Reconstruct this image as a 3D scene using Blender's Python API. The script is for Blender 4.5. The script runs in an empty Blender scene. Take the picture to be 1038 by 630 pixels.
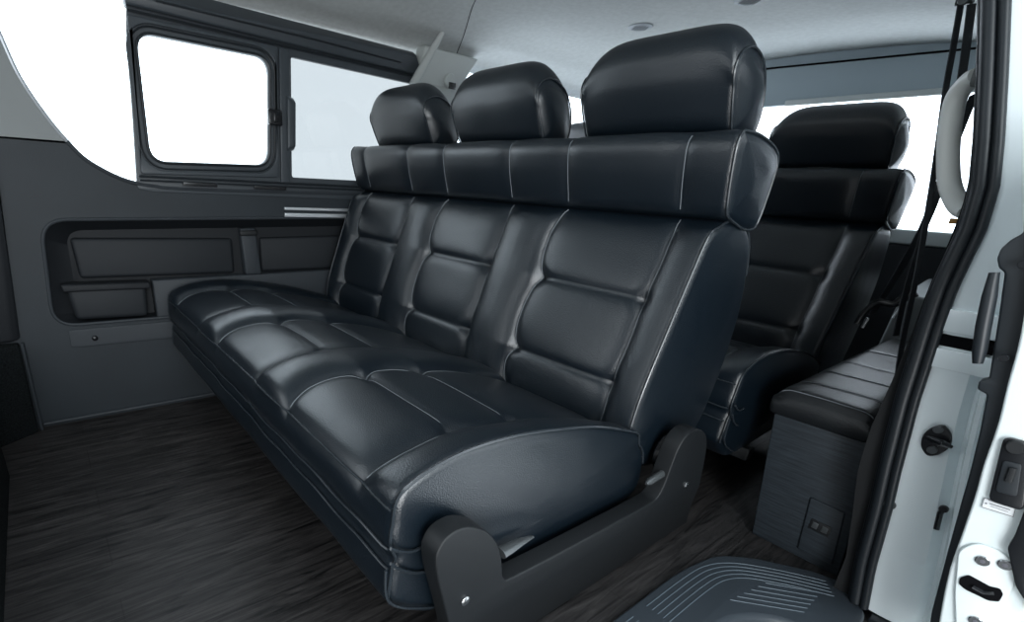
import bpy, bmesh, math, random
from mathutils import Vector, Matrix, noise
random.seed(4)
C = bpy.context.scene.collection
PI = math.pi

# ------------------------------------------------------------------ camera
F = 501.1; CX, CY = 421.4, 394.7
RM = Matrix(((0.8084, 0.18142, -0.55998), (-0.58595, 0.33862, -0.7362), (0.05606, 0.92327, 0.38004)))
EYE = Vector((0, 0, .82))
def ray(px, py): return RM @ Vector((px - CX, -(py - CY), -F))
def on_x(px, py, x): r = ray(px, py); return EYE + r * (x / r.x)
def on_y(px, py, y): r = ray(px, py); return EYE + r * (y / r.y)
def on_z(px, py, z): r = ray(px, py); return EYE + r * ((z - EYE.z) / r.z)
cam_d = bpy.data.cameras.new('camera'); cam = bpy.data.objects.new('camera', cam_d); C.objects.link(cam)
cam.matrix_world = Matrix.Translation(EYE) @ RM.to_4x4()
cam_d.sensor_width = 36; cam_d.lens = F / 1038 * 36
cam_d.shift_x = (519 - CX) / 1038; cam_d.shift_y = (CY - 315) / 1038; cam_d.clip_start = .02
bpy.context.scene.camera = cam
bpy.context.scene.view_settings.view_transform = 'Standard'

# --------------------------------------------------------------- materials
def mat(name, col, rough=.5, metal=0., spec=.5, bump=0., bscale=300., var=0., vscale=6., coat=0., stretch=(1, 1, 1), voro=False, sheen=0):
    m = bpy.data.materials.new(name); m.use_nodes = True
    nt = m.node_tree; b = nt.nodes['Principled BSDF']
    b.inputs['Base Color'].default_value = (*col, 1); b.inputs['Roughness'].default_value = rough
    b.inputs['Metallic'].default_value = metal; b.inputs['Specular IOR Level'].default_value = spec
    b.inputs['Coat Weight'].default_value = coat; b.inputs['Coat Roughness'].default_value = .25
    tc = nt.nodes.new('ShaderNodeTexCoord'); mp = nt.nodes.new('ShaderNodeMapping'); mp.inputs['Scale'].default_value = stretch
    nt.links.new(tc.outputs['Object'], mp.inputs['Vector'])
    if var:
        n = nt.nodes.new('ShaderNodeTexNoise'); n.inputs['Scale'].default_value = vscale; n.inputs['Detail'].default_value = 6
        nt.links.new(mp.outputs[0], n.inputs['Vector'])
        r = nt.nodes.new('ShaderNodeValToRGB'); r.color_ramp.elements[0].position = .3; r.color_ramp.elements[1].position = .7
        r.color_ramp.elements[0].color = (*[c * (1 - var) for c in col], 1); r.color_ramp.elements[1].color = (*[min(1, c * (1 + var)) for c in col], 1)
        nt.links.new(n.outputs['Fac'], r.inputs[0]); nt.links.new(r.outputs[0], b.inputs['Base Color'])
    if bump:
        if voro:
            n2 = nt.nodes.new('ShaderNodeTexVoronoi'); n2.inputs['Scale'].default_value = bscale; out = n2.outputs['Distance']
        else:
            n2 = nt.nodes.new('ShaderNodeTexNoise'); n2.inputs['Scale'].default_value = bscale; n2.inputs['Detail'].default_value = 4; out = n2.outputs['Fac']
        nt.links.new(mp.outputs[0], n2.inputs['Vector'])
        bp = nt.nodes.new('ShaderNodeBump'); bp.inputs['Strength'].default_value = bump; bp.inputs['Distance'].default_value = .002
        nt.links.new(out, bp.inputs['Height']); nt.links.new(bp.outputs[0], b.inputs['Normal'])
    return m
LEATHER = mat('black_leather', (.0030, .0074, .0124), rough=.33, spec=.95, bump=.20, bscale=420, voro=True)
LEATHER2 = mat('grained_black_leather', (.008, .011, .015), rough=.4, spec=.6, bump=.35, bscale=380, voro=True)
CUSHLEATHER = mat('console_leather', (.010, .012, .014), rough=.36, spec=.6, bump=.25, bscale=420, voro=True)
THREAD = mat('grey_thread', (.20, .22, .24), rough=.6)
PIPING = mat('black_piping', (.02, .026, .032), rough=.26, spec=.7)
TRIMDK = mat('charcoal_panel', (.021, .027, .033), rough=.55, spec=.4, bump=.25, bscale=500, var=.12, vscale=5)
TRIMDEEP = mat('dark_tray_plastic', (.010, .012, .015), rough=.6, spec=.35, bump=.3, bscale=600)
PANELDK = mat('pocket_panel_plastic', (.016, .019, .023), rough=.6, spec=.35, bump=.3, bscale=600)
TRIMMID = mat('slate_tray_plastic', (.032, .038, .045), rough=.55, spec=.4, bump=.3, bscale=600)
FRAME = mat('window_frame_black', (.045, .054, .063), rough=.42, spec=.5)
RUBBER = mat('black_rubber', (.012, .016, .020), rough=.42, spec=.5)
LIGHTTRIM = mat('light_grey_trim', (.25, .265, .265), rough=.6, spec=.3, bump=.15, bscale=500)
PALE = mat('pale_pillar_trim', (.50, .53, .52), rough=.55, spec=.3)
HEADLINER = mat('headliner_fabric', (.47, .49, .485), rough=.95, spec=.1, bump=.5, bscale=700, var=.06, vscale=60)
GREYPANEL = mat('rear_header_grey', (.34, .40, .43), rough=.7, spec=.3)
BRACKET = mat('bracket_black_powder', (.006, .0075, .009), rough=.5, spec=.45, bump=.25, bscale=900)
STEEL = mat('bright_steel', (.45, .46, .47), rough=.25, metal=1.)
CHROMELINE = mat('brushed_aluminium', (.62, .65, .68), rough=.3, metal=.7)
LEVER = mat('lever_grey_metal', (.11, .12, .125), rough=.32, metal=.6)
CARPET = mat('black_carpet', (.010, .012, .013), rough=1., spec=.1, bump=1., bscale=260, var=.6, vscale=220)
WHITEPAINT = mat('white_car_paint', (.86, .93, .95), rough=.22, spec=.5, coat=.4)
DOORPAINT = mat('white_door_paint', (.86, .93, .93), rough=.25, spec=.5, coat=.4)
BOXWOOD = mat('slate_wood_grain', (.024, .031, .038), rough=.5, spec=.4, bump=.35, bscale=60, var=.35, vscale=40, stretch=(1, .35, 6))
STEPMAT = mat('slate_step_plastic', (.040, .050, .061), rough=.42, spec=.45, bump=.15, bscale=500)
RIDGE = mat('step_ridge', (.10, .13, .155), rough=.5)
BELT = mat('black_webbing', (.045, .050, .058), rough=.6, bump=.4, bscale=900)
HANDLE = mat('ivory_handle_plastic', (.85, .88, .85), rough=.35)
BLACKGLOSS = mat('black_gloss_plastic', (.008, .009, .011), rough=.25, spec=.6)
PILLARDK = mat('dark_pillar_felt', (.016, .017, .018), rough=.85, spec=.2, bump=.4, bscale=300, var=.15, vscale=8, stretch=(4, 4, 1))
AMBER = mat('amber_tag', (.45, .22, .03), rough=.5)
WHITETAG = mat('white_label', (.8, .82, .83), rough=.5)
INK = mat('grey_ink', (.12, .12, .14), rough=.6)
VENTGREY = mat('vent_grey', (.30, .33, .35), rough=.6)
DARKGAP = mat('dark_gap', (.004, .004, .005), rough=.9, spec=.1)

def floor_mat():
    m = bpy.data.materials.new('dark_wood_floor'); m.use_nodes = True; nt = m.node_tree; b = nt.nodes['Principled BSDF']
    L = nt.links.new; N = nt.nodes.new
    tc = N('ShaderNodeTexCoord')
    mp = N('ShaderNodeMapping'); mp.inputs['Scale'].default_value = (2.2, 26, 1); L(tc.outputs['Object'], mp.inputs[0])
    n = N('ShaderNodeTexNoise'); n.inputs['Scale'].default_value = 2.2; n.inputs['Detail'].default_value = 9; n.inputs['Roughness'].default_value = .68; n.inputs['Distortion'].default_value = 1.2
    L(mp.outputs[0], n.inputs['Vector'])
    r = N('ShaderNodeValToRGB'); e = r.color_ramp.elements
    e[0].position = .34; e[0].color = (.0022, .0023, .0028, 1); e[1].position = .78; e[1].color = (.075, .070, .069, 1)
    L(n.outputs['Fac'], r.inputs[0])
    br = N('ShaderNodeTexBrick'); br.inputs['Scale'].default_value = 1.; br.inputs['Brick Width'].default_value = .9; br.inputs['Row Height'].default_value = .12
    br.inputs['Mortar Size'].default_value = .0012; br.inputs['Color1'].default_value = (.93, .93, .93, 1); br.inputs['Color2'].default_value = (1.06, 1.05, 1.04, 1); br.inputs['Mortar'].default_value = (.6, .6, .6, 1)
    L(tc.outputs['Object'], br.inputs['Vector'])
    mx = N('ShaderNodeMix'); mx.data_type = 'RGBA'; mx.blend_type = 'MULTIPLY'; mx.inputs[0].default_value = 1
    L(r.outputs[0], mx.inputs[6]); L(br.outputs['Color'], mx.inputs[7]); L(mx.outputs[2], b.inputs['Base Color'])
    b.inputs['Roughness'].default_value = .48; b.inputs['Specular IOR Level'].default_value = .4
    bp = N('ShaderNodeBump'); bp.inputs['Strength'].default_value = .35; bp.inputs['Distance'].default_value = .002
    L(n.outputs['Fac'], bp.inputs['Height']); L(bp.outputs[0], b.inputs['Normal'])
    return m
FLOOR = floor_mat()
def glass_mat(name, tint, refl=.05):
    m = bpy.data.materials.new(name); m.use_nodes = True; nt = m.node_tree; nt.nodes.remove(nt.nodes['Principled BSDF'])
    o = nt.nodes['Material Output']; t = nt.nodes.new('ShaderNodeBsdfTransparent'); t.inputs[0].default_value = (*tint, 1)
    g = nt.nodes.new('ShaderNodeBsdfGlossy'); g.inputs['Roughness'].default_value = .03
    mx = nt.nodes.new('ShaderNodeMixShader'); mx.inputs[0].default_value = refl
    nt.links.new(t.outputs[0], mx.inputs[1]); nt.links.new(g.outputs[0], mx.inputs[2]); nt.links.new(mx.outputs[0], o.inputs[0])
    return m
GLASS = glass_mat('clear_glass', (.97, .99, 1)); GLASSBLUE = glass_mat('tinted_glass', (.42, .425, .425)); GLASSREAR = glass_mat('rear_glass', (.97, .98, 1))

# ----------------------------------------------------------------- helpers
def root_loc(o):
    while o.parent: o = o.parent
    return o.location.copy()
def tag(o, label=None, cat=None, group=None, kind=None):
    for k, v in (('label', label), ('category', cat), ('group', group), ('kind', kind)):
        if v: o[k] = v
    return o
def empty(name, loc): 
    o = bpy.data.objects.new(name, None); o.location = loc; o.empty_display_size = .05; C.objects.link(o); return o
def mk(name, V, Fc, m, parent=None, base=None, smooth=True, sharp=None):
    """one mesh object; V in world coordinates, base = where a top-level object has its origin"""
    off = root_loc(parent) if parent else Vector(base or (0, 0, 0))
    me = bpy.data.meshes.new(name)
    me.from_pydata([tuple(Vector(v) - off) for v in V], [], Fc); me.update()
    bm = bmesh.new(); bm.from_mesh(me); bmesh.ops.recalc_face_normals(bm, faces=bm.faces); bm.to_mesh(me); bm.free()
    if smooth:
        for p in me.polygons: p.use_smooth = True
        if sharp: me.set_sharp_from_angle(angle=math.radians(sharp))
    me.materials.append(m)
    o = bpy.data.objects.new(name, me); C.objects.link(o)
    if parent: o.parent = parent
    else: o.location = off
    return o
class MB:
    """collects shapes for ONE mesh object"""
    def __init__(s): s.v = []; s.f = []
    def add(s, V, Fc):
        n = len(s.v); s.v += [Vector(v) for v in V]; s.f += [[i + n for i in f] for f in Fc]; return s
    def tube(s, pts, r, n=8, closed=False, flat=None):
        pts = [Vector(p) for p in pts]; V = []; Fc = []; N = len(pts); prev = None
        for i, p in enumerate(pts):
            if closed: t = (pts[(i + 1) % N] - pts[i - 1])
            else: t = pts[min(i + 1, N - 1)] - pts[max(i - 1, 0)]
            if t.length < 1e-9: t = Vector((0, 0, 1))
            t.normalize()
            if prev is None:
                a = Vector((0, 0, 1)) if abs(t.z) < .9 else Vector((1, 0, 0)); u = t.cross(a).normalized()
            else: u = (prev - t * prev.dot(t)).normalized()
            prev = u; w = t.cross(u)
            rr = r[i] if isinstance(r, (list, tuple)) else r
            for k in range(n):
                a = 2 * PI * k / n; V.append(p + u * math.cos(a) * rr + w * math.sin(a) * rr * (flat or 1))
        for i in range(N if closed else N - 1):
            j = (i + 1) % N
            for k in range(n): Fc.append([i * n + k, i * n + (k + 1) % n, j * n + (k + 1) % n, j * n + k])
        if not closed: Fc += [list(range(n))[::-1], [(N - 1) * n + k for k in range(n)]]
        return s.add(V, Fc)
    def box(s, a, b, bev=.0):
        bm = bmesh.new(); bmesh.ops.create_cube(bm, size=1)
        a = Vector(a); b = Vector(b); c = (a + b) / 2; d = b - a
        for v in bm.verts: v.co = Vector((v.co.x * d.x, v.co.y * d.y, v.co.z * d.z)) + c
        if bev: bmesh.ops.bevel(bm, geom=bm.edges[:], offset=bev, segments=3, affect='EDGES', profile=.5)
        bm.verts.index_update(); s.add([v.co.copy() for v in bm.verts], [[v.index for v in f.verts] for f in bm.faces]); bm.free(); return s
    def hexa(s, P8, bev=0.):
        """P8: 4 corners of one face then the 4 matching corners of the opposite face"""
        bm = bmesh.new(); vs = [bm.verts.new(p) for p in P8]
        for q in ((0, 1, 2, 3), (7, 6, 5, 4), (0, 4, 5, 1), (1, 5, 6, 2), (2, 6, 7, 3), (3, 7, 4, 0)): bm.faces.new([vs[i] for i in q])
        bmesh.ops.recalc_face_normals(bm, faces=bm.faces)
        if bev: bmesh.ops.bevel(bm, geom=bm.edges[:], offset=bev, segments=3, affect='EDGES', profile=.5)
        bm.verts.index_update(); s.add([v.co.copy() for v in bm.verts], [[v.index for v in f.verts] for f in bm.faces]); bm.free(); return s
    def disc(s, c, axis, r, h, n=24, dome=0.):
        """short cylinder with bevelled rim, base at c, pointing along axis"""
        c = Vector(c); ax = Vector(axis).normalized(); a = Vector((0, 0, 1)) if abs(ax.z) < .9 else Vector((1, 0, 0)); u = ax.cross(a).normalized(); w = ax.cross(u)
        V = []; Fc = []; prof = [(r, 0), (r, h * .7), (r * .88, h), (r * .45, h + dome)]
        for q, z in prof:
            for k in range(n): V.append(c + ax * z + u * q * math.cos(2 * PI * k / n) + w * q * math.sin(2 * PI * k / n))
        for i in range(3):
            for k in range(n): Fc.append([i * n + k, i * n + (k + 1) % n, (i + 1) * n + (k + 1) % n, (i + 1) * n + k])
        Fc += [list(range(n))[::-1], [3 * n + k for k in range(n)]]
        return s.add(V, Fc)
    def build(s, name, m, parent=None, base=None, smooth=True, sharp=35): return mk(name, s.v, s.f, m, parent, base, smooth, sharp)

class Lines:
    """like MB, but each tube becomes an object (seam, piping) of its own"""
    def __init__(s): s.t = []
    def tube(s, pts, r, n=8, closed=False, flat=None):
        if len(pts) > 2: s.t.append(MB().tube(pts, r, n, closed, flat))
        return s
    def build(s, name, m, parent=None, base=None, **k): return [t.build(name, m, parent, base) for t in s.t]
def plate_mesh(loops, thick, bevel=0., seg=3):
    """2-D loops (outline then holes) filled and extruded; returns V (u,v,w), faces"""
    cu = bpy.data.curves.new('tmp', 'CURVE'); cu.dimensions = '2D'; cu.fill_mode = 'BOTH'; cu.extrude = max(thick / 2 - bevel, 1e-5); cu.bevel_depth = bevel; cu.bevel_resolution = seg; cu.offset = -bevel
    for lp in loops:
        sp = cu.splines.new('POLY'); sp.points.add(len(lp) - 1); sp.use_cyclic_u = True
        for p, q in zip(sp.points, lp): p.co = (q[0], q[1], 0, 1)
    o = bpy.data.objects.new('tmp', cu); C.objects.link(o)
    dg = bpy.context.evaluated_depsgraph_get(); me = bpy.data.meshes.new_from_object(o.evaluated_get(dg))
    bm = bmesh.new(); bm.from_mesh(me); bmesh.ops.remove_doubles(bm, verts=bm.verts, dist=1e-5); bm.verts.index_update()
    V = [v.co.copy() for v in bm.verts]; Fc = [[v.index for v in f.verts] for f in bm.faces]; bm.free()
    bpy.data.objects.remove(o); bpy.data.meshes.remove(me); bpy.data.curves.remove(cu)
    return V, Fc
def plate(name, loops, place, thick, m, bevel=0., parent=None, base=None, sharp=40):
    V, Fc = plate_mesh(loops, thick, bevel); return mk(name, [place(v) for v in V], Fc, m, parent, base, True, sharp)
def XZ(y, th=0.): return lambda v: Vector((v.x, y + th + v.z, v.y))            # plate standing in the plane of the side wall
def YZ(x): return lambda v: Vector((x + v.z, v.x, v.y))
def catmull(P, n, closed=False):
    P = [Vector(p) for p in P]; N = len(P); out = []
    for i in range(N if closed else N - 1):
        g = lambda k: P[k % N] if closed else P[max(0, min(N - 1, k))]
        a, b, c, d = g(i - 1), g(i), g(i + 1), g(i + 2)
        for k in range(n):
            t = k / n; out.append(.5 * ((2 * b) + (c - a) * t + (2 * a - 5 * b + 4 * c - d) * t * t + (3 * b - a - 3 * c + d) * t ** 3))
    if not closed: out.append(P[-1].copy())
    return out
def resample(P, n, closed=True):
    P = [Vector(p) for p in P]; Q = P + [P[0]] if closed else P
    L = [0]
    for a, b in zip(Q, Q[1:]): L.append(L[-1] + (b - a).length)
    out = []; j = 0; cnt = n if closed else n - 1
    for i in range(n):
        s = L[-1] * i / cnt
        while j < len(L) - 2 and L[j + 1] < s: j += 1
        t = (s - L[j]) / max(L[j + 1] - L[j], 1e-9); out.append(Q[j].lerp(Q[j + 1], min(1, t)))
    return out
def rrect(x0, y0, x1, y1, r, n=8):
    P = []
    for cx, cy, a0 in ((x1 - r, y1 - r, 0), (x0 + r, y1 - r, 90), (x0 + r, y0 + r, 180), (x1 - r, y0 + r, 270)):
        for k in range(n + 1):
            a = math.radians(a0 + 90 * k / n); P.append((cx + r * math.cos(a), cy + r * math.sin(a)))
    return P
def rpoly(pts, r, n=6):
    """polygon with rounded corners"""
    P = [Vector(p[:2]) for p in pts]; out = []; N = len(P)
    for i in range(N):
        rr = r[i] if isinstance(r, (list, tuple)) else r
        a, b, c = P[i - 1], P[i], P[(i + 1) % N]; u = a - b; w = c - b
        d = min(rr, u.length * .45, w.length * .45)
        if d < 1e-5: out.append(tuple(b)); continue
        p = b + u.normalized() * d; q = b + w.normalized() * d
        for k in range(n + 1):
            t = k / n; out.append(tuple(p * (1 - t) ** 2 + b * 2 * t * (1 - t) + q * t * t))
    return out
def sstep(a, b, x): t = max(0, min(1, (x - a) / (b - a))); return t * t * (3 - 2 * t)

# ================================================================ THE BENCH
Y0, Y1 = .468, 1.882
PAN = [(.558, .841), (1.033, 1.316), (1.508, 1.791)]
class Pad:
    """upholstered pad: closed (x,z) profile lofted along y, puckered along its seams"""
    def __init__(s, prof, y0, y1, n=150, round_=.018, key='x', rng=(0, 1), disp=None, shape=None, side=.0, bulge=.016, ny=230):
        P = catmull([(p[0], 0, p[1]) for p in prof], 8, True); P = resample(P, n); s.P = P; s.y0, s.y1 = y0, y1
        s.N = []; area = sum(P[i].x * P[(i + 1) % n].z - P[(i + 1) % n].x * P[i].z for i in range(n)); sg = 1 if area > 0 else -1
        for i in range(n):
            t = (P[(i + 1) % n] - P[i - 1]).normalized(); s.N.append(Vector((t.z, 0, -t.x)) * sg)
        s.r = round_; s.disp = disp; s.key = key; s.rng = rng; s.shape = shape; s.bulge = bulge; s.ny = ny; s.n = n
        s.cen = sum(P, Vector()) / n
    def a(s, p): return p.x if s.key == 'x' else p.z
    def on_face(s, i):
        n = s.N[i]; f = n.z if s.key == 'x' else -n.x
        return sstep(.15, .5, f) * sstep(s.rng[0], s.rng[0] + .03, s.a(s.P[i])) * (1 - sstep(s.rng[1] - .03, s.rng[1], s.a(s.P[i])))
    def pt(s, i, y):
        p = s.P[i].copy(); n = s.N[i]
        d = 0
        if s.disp:
            f = s.on_face(i)
            if f > 0: d += f * s.disp(s.a(p), y)
        d += .0022 * noise.noise(Vector((p.x * 7, y * 7, p.z * 7)))
        e = min(y - s.y0, s.y1 - y)
        if e < s.r: k = (s.r - max(e, 0)) / s.r; d -= s.r * (1 - math.sqrt(max(0, 1 - k * k * .96)))
        p = p + n * d; p.y = y
        if s.shape: p = s.shape(p)
        return p
    def loc(s, a, y, lift=.0008):
        """point of the upholstered face at coordinate a"""
        best = None
        for i in range(s.n):
            if (s.N[i].z if s.key == 'x' else -s.N[i].x) < .25: continue
            j = (i + 1) % s.n; u, v = s.a(s.P[i]), s.a(s.P[j])
            if min(u, v) <= a <= max(u, v):
                t = (a - u) / (v - u) if abs(v - u) > 1e-9 else 0
                q = s.pt(i, y).lerp(s.pt(j, y), t) + s.N[i] * lift; best = q; break
        return best
    def mesh(s):
        ys = []
        for k in range(8): ys.append(s.y0 + s.r * (1 - math.cos(PI / 2 * k / 7)) if k else s.y0)
        for k in range(1, s.ny): ys.append(s.y0 + s.r + (s.y1 - s.y0 - 2 * s.r) * k / s.ny)
        for k in range(8)[::-1]: ys.append(s.y1 - s.r * (1 - math.cos(PI / 2 * k / 7)))
        rows = [[s.pt(i, y) for i in range(s.n)] for y in ys]
        def cap(row, sgn):
            c = sum(row, Vector()) / len(row); out = []
            for q in (.97, .92, .82, .66, .45, .2):
                out.append([c.lerp(p, q) + Vector((0, sgn * s.bulge * (1 - q ** 2.2), 0)) + Vector((0, .0015 * noise.noise(p * 9 + Vector((q * 3, 0, 0))), 0)) for p in row])
            return out
        rows = cap(rows[0], -1)[::-1] + rows + cap(rows[-1], 1)
        n = s.n; V = [p for r in rows for p in r]; Fc = []
        for j in range(len(rows) - 1):
            for i in range(n): Fc.append([j * n + i, j * n + (i + 1) % n, (j + 1) * n + (i + 1) % n, (j + 1) * n + i])
        Fc += [list(range(n)), [(len(rows) - 1) * n + i for i in range(n)]]
        return V, Fc
    def end_loop(s, near=True, i0=0, i1=None, out=.001):
        y = s.y0 + s.r * .35 if near else s.y1 - s.r * .35
        idx = range(i0, i1 if i1 is not None else s.n)
        return [s.pt(i % s.n, y) + s.N[i % s.n] * out + Vector((0, -.002 if near else .002, 0)) for i in idx]

def seg_arc(a, notches, amp):
    for u, v in zip(notches, notches[1:]):
        if u <= a <= v: return amp * math.sin(PI * (a - u) / (v - u)) ** .7
    return 0.
def tufted(notches, grooves, ampL, ampR, H=.016, HB=.02, gd=1., gs=.013):
    def f(a, y):
        best = 9; inside = None
        for (l, r) in PAN:
            sl = l - seg_arc(a, notches, ampR); sr = r + seg_arc(a, notches, ampL)
            d = min(abs(y - sl), abs(y - sr))
            if d < best: best = d
            if sl < y < sr: inside = (l, r)
        w = .006
        if inside:
            d = H * (1 - math.exp(-best / .020))
            for g in grooves:
                d -= gd * .013 * math.exp(-abs(a - g) / gs)
                for q in inside: d -= .006 * math.exp(-((a - g) ** 2 + (y - q) ** 2) / .018 ** 2)
        else:
            d = HB * (1 - math.exp(-best / .024))
            for g in grooves:
                for (l, r) in PAN:
                    for q in (l, r): d -= .010 * math.exp(-((a - g) ** 2 + (y - q) ** 2) / .018 ** 2)
        return d - .007
    return f

def build_bench():
    B = empty('bench_seat', (.72, 1.17, 0))
    # ---- seat cushion
    CN = [.325, .505, .655, .93]
    cprof = [(.338, .226), (.323, .246), (.326, .295), (.332, .320), (.322, .345), (.322, .375), (.332, .400), (.352, .420), (.40, .438), (.47, .447), (.56, .443), (.66, .428), (.77, .405),
             (.87, .376), (.95, .345), (.995, .30), (1.005, .22), (.95, .185), (.75, .175), (.55, .168), (.43, .168), (.382, .186)]
    cf = tufted(CN, [.505, .655], .030, .010, H=.010, HB=.027, gd=.55)
    cush = Pad(cprof, Y0 - .010, Y1 + .012, n=210, ny=380, key='x', rng=(.318, .97), disp=cf, bulge=.014)
    V, Fc = cush.mesh(); co = mk('seat_cushion', V, Fc, LEATHER, B)
    st = Lines()
    for (l, r) in PAN:
        for side in (0, 1):
            pts = []
            for k in range(70):
                a = .336 + (.93 - .336) * k / 69
                y = (r + seg_arc(a, CN, .030)) if side else (l - seg_arc(a, CN, .010))
                p = cush.loc(a, y, .0012)
                if p: pts.append(p)
            st.tube(pts, .0009, 5)
        for g in (.505, .655):
            pts = [cush.loc(g, l + .03 + (r - l - .03) * k / 30, .0008) for k in range(31)]
            st.tube([p for p in pts if p], .0006, 5)
    # front edge seam and the double zip seam below it
    def front_line(z, off=.002, wav=0.):
        best = min(range(cush.n), key=lambda i: abs(cush.P[i].z - z) + (9 if cush.P[i].x > .36 else 0))
        return [cush.pt(best, Y0 + (Y1 - Y0) * k / 120) + cush.N[best] * off + Vector((0, 0, wav * math.sin(k * .35) * math.sin(k * .11))) for k in range(121)]
    st.build('stitching', THREAD, co)
    mp = Lines(); mp.tube(front_line(.402, .0015), .0022, 7); mp.tube(front_line(.338, .003, .003), .0024, 6); mp.tube(front_line(.303, .003, .003), .0024, 6)
    ia = min(range(cush.n), key=lambda i: (cush.P[i] - Vector((.329, 0, .24))).length); ib = min(range(cush.n), key=lambda i: (cush.P[i] - Vector((.995, 0, .27))).length)
    if ib < ia: ib += cush.n
    for near in (True, False): mp.tube(cush.end_loop(near, ia, ib, .002), .0026, 7)
    mp.build('piping', PIPING, co)
    sd = Lines()   # zip flap stitches on the near side of the cushion
    def side_curve(P, r=.0022): sd.tube(catmull([on_y(px, py, Y0 - .017) for px, py in P], 8), r, 6)
    side_curve([(396, 556), (408, 559), (420, 558), (431, 552)], .0026); side_curve([(396, 571), (406, 577), (420, 580), (430, 579)], .0026)
    side_curve([(391, 578), (391, 600), (396, 611), (412, 616), (440, 615)], .0022)
    sd.build('zip_piping', PIPING, co)
    # ---- backrest
    BN = [.335, .445, .625, .79]
    bprof = [(.985, .27), (.952, .31), (.946, .36), (.952, .42), (.970, .49), (.994, .56), (1.018, .63), (1.042, .70), (1.062, .75), (1.088, .782), (1.125, .792), (1.19, .785), (1.235, .755),
             (1.272, .69), (1.300, .60), (1.303, .50), (1.29, .41), (1.26, .31), (1.20, .255), (1.08, .24)]
    bf = tufted(BN, [.445, .625], .022, .006, H=.014, HB=.026, gd=.75, gs=.010)
    back = Pad(bprof, Y0, Y1, n=220, ny=380, key='z', rng=(.30, .785), disp=bf, bulge=.010)
    V, Fc = back.mesh(); bo = mk('backrest', V, Fc, LEATHER, B)
    st = Lines()
    for (l, r) in PAN:
        for side in (0, 1):
            pts = []
            for k in range(60):
                a = .34 + (.785 - .34) * k / 59
                y = (r + seg_arc(a, BN, .022)) if side else (l - seg_arc(a, BN, .006))
                p = back.loc(a, y, .0012)
                if p: pts.append(p)
            st.tube(pts, .0010 if side else .0006, 5)
    st.build('stitching', THREAD, bo)
    mp = Lines()
    ia = min(range(back.n), key=lambda i: (back.P[i] - Vector((.955, 0, .31))).length); ib = min(range(back.n), key=lambda i: (back.P[i] - Vector((1.28, 0, .67))).length)
    if ib < ia: ib += back.n
    for near in (True, False): mp.tube(back.end_loop(near, ia, ib, .002), .0026, 7)
    mp.build('piping', PIPING, bo)
    # ---- upper bolster (the horizontal bar under the headrests)
    uprof = [(1.100, .793), (1.082, .803), (1.070, .83), (1.060, .86), (1.052, .89), (1.047, .92), (1.053, .938), (1.070, .947), (1.11, .948), (1.16, .943), (1.20, .935), (1.228, .924), (1.243, .906), (1.246, .88), (1.243, .84), (1.236, .80), (1.224, .778), (1.20, .772), (1.16, .776), (1.13, .784)]
    def uf(a, y):
        d = min(min(abs(y - l), abs(y - r)) for l, r in PAN); return .009 * (1 - math.exp(-d / .018)) - .004
    bar = Pad(uprof, Y0 - .008, Y1, n=110, key='z', rng=(.79, .975), disp=uf, bulge=.008)
    V, Fc = bar.mesh(); uo = mk('upper_bolster', V, Fc, LEATHER, B)
    st = Lines()
    for l, r in PAN:
        for y in (l, r):
            pts = [bar.loc(.806 + (.95 - .806) * k / 20, y, .001) for k in range(21)]; st.tube([p for p in pts if p], .0009, 5)
    st.build('stitching', THREAD, uo)
    mp = Lines(); mp.tube(bar.end_loop(True, 0, bar.n, .0015), .0026, 7, True); mp.tube(bar.end_loop(False, 0, bar.n, .0015), .0026, 7, True); mp.build('piping', PIPING, uo)
    # ---- headrests
    hprof = [(1.130, .962), (1.112, .975), (1.095, 1.010), (1.078, 1.055), (1.070, 1.095), (1.082, 1.128), (1.115, 1.146), (1.15, 1.142), (1.185, 1.120), (1.212, 1.080), (1.225, 1.030), (1.222, .985), (1.205, .962), (1.165, .958)]
    hy0, hy1 = PAN[0][0] - .040, PAN[0][1] + .018; hc = (hy0 + hy1) / 2; hw = (hy1 - hy0) / 2
    def hs(p):
        t = abs(p.y - hc) / hw
        top = 1 - (.30 * t ** 6.0 if p.y > hc else .28 * t ** 8.0)   # shoulders drop towards the sides
        z = .944 + (p.z - .955) * top * 1.01
        return Vector((p.x + .012 * t ** 4, p.y, z))
    def hd(a, y): return -.004 + .006 * (1 - math.exp(-min(abs(y - hy0 - .004), abs(hy1 - y)) / .02))
    hp = Pad(hprof, hy0, hy1, n=110, key='z', rng=(.96, 1.08), disp=hd, shape=hs, bulge=.016, round_=.012, ny=80)
    V, Fc = hp.mesh()
    hpost = Lines()
    for yy in (hc - .07, hc + .07): hpost.tube([(1.17, yy, .94), (1.17, yy, .97), (1.17, yy, 1.0)], .006, 10)
    pip = Lines(); pip.tube(hp.end_loop(True, 0, hp.n, .0015), .0022, 7, True); pip.tube(hp.end_loop(False, 0, hp.n, .0015), .0022, 7, True)
    h0 = None
    for i in range(3):
        dy = .475 * i
        if i == 0:
            h0 = mk('headrest', V, Fc, LEATHER, B); q0 = pip.build('piping', PIPING, h0); p0 = hpost.build('post', STEEL, h0)
        else:
            h = h0.copy(); C.objects.link(h); h.location = (0, dy, 0)
            for c in q0 + p0: d = c.copy(); C.objects.link(d); d.parent = h
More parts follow.
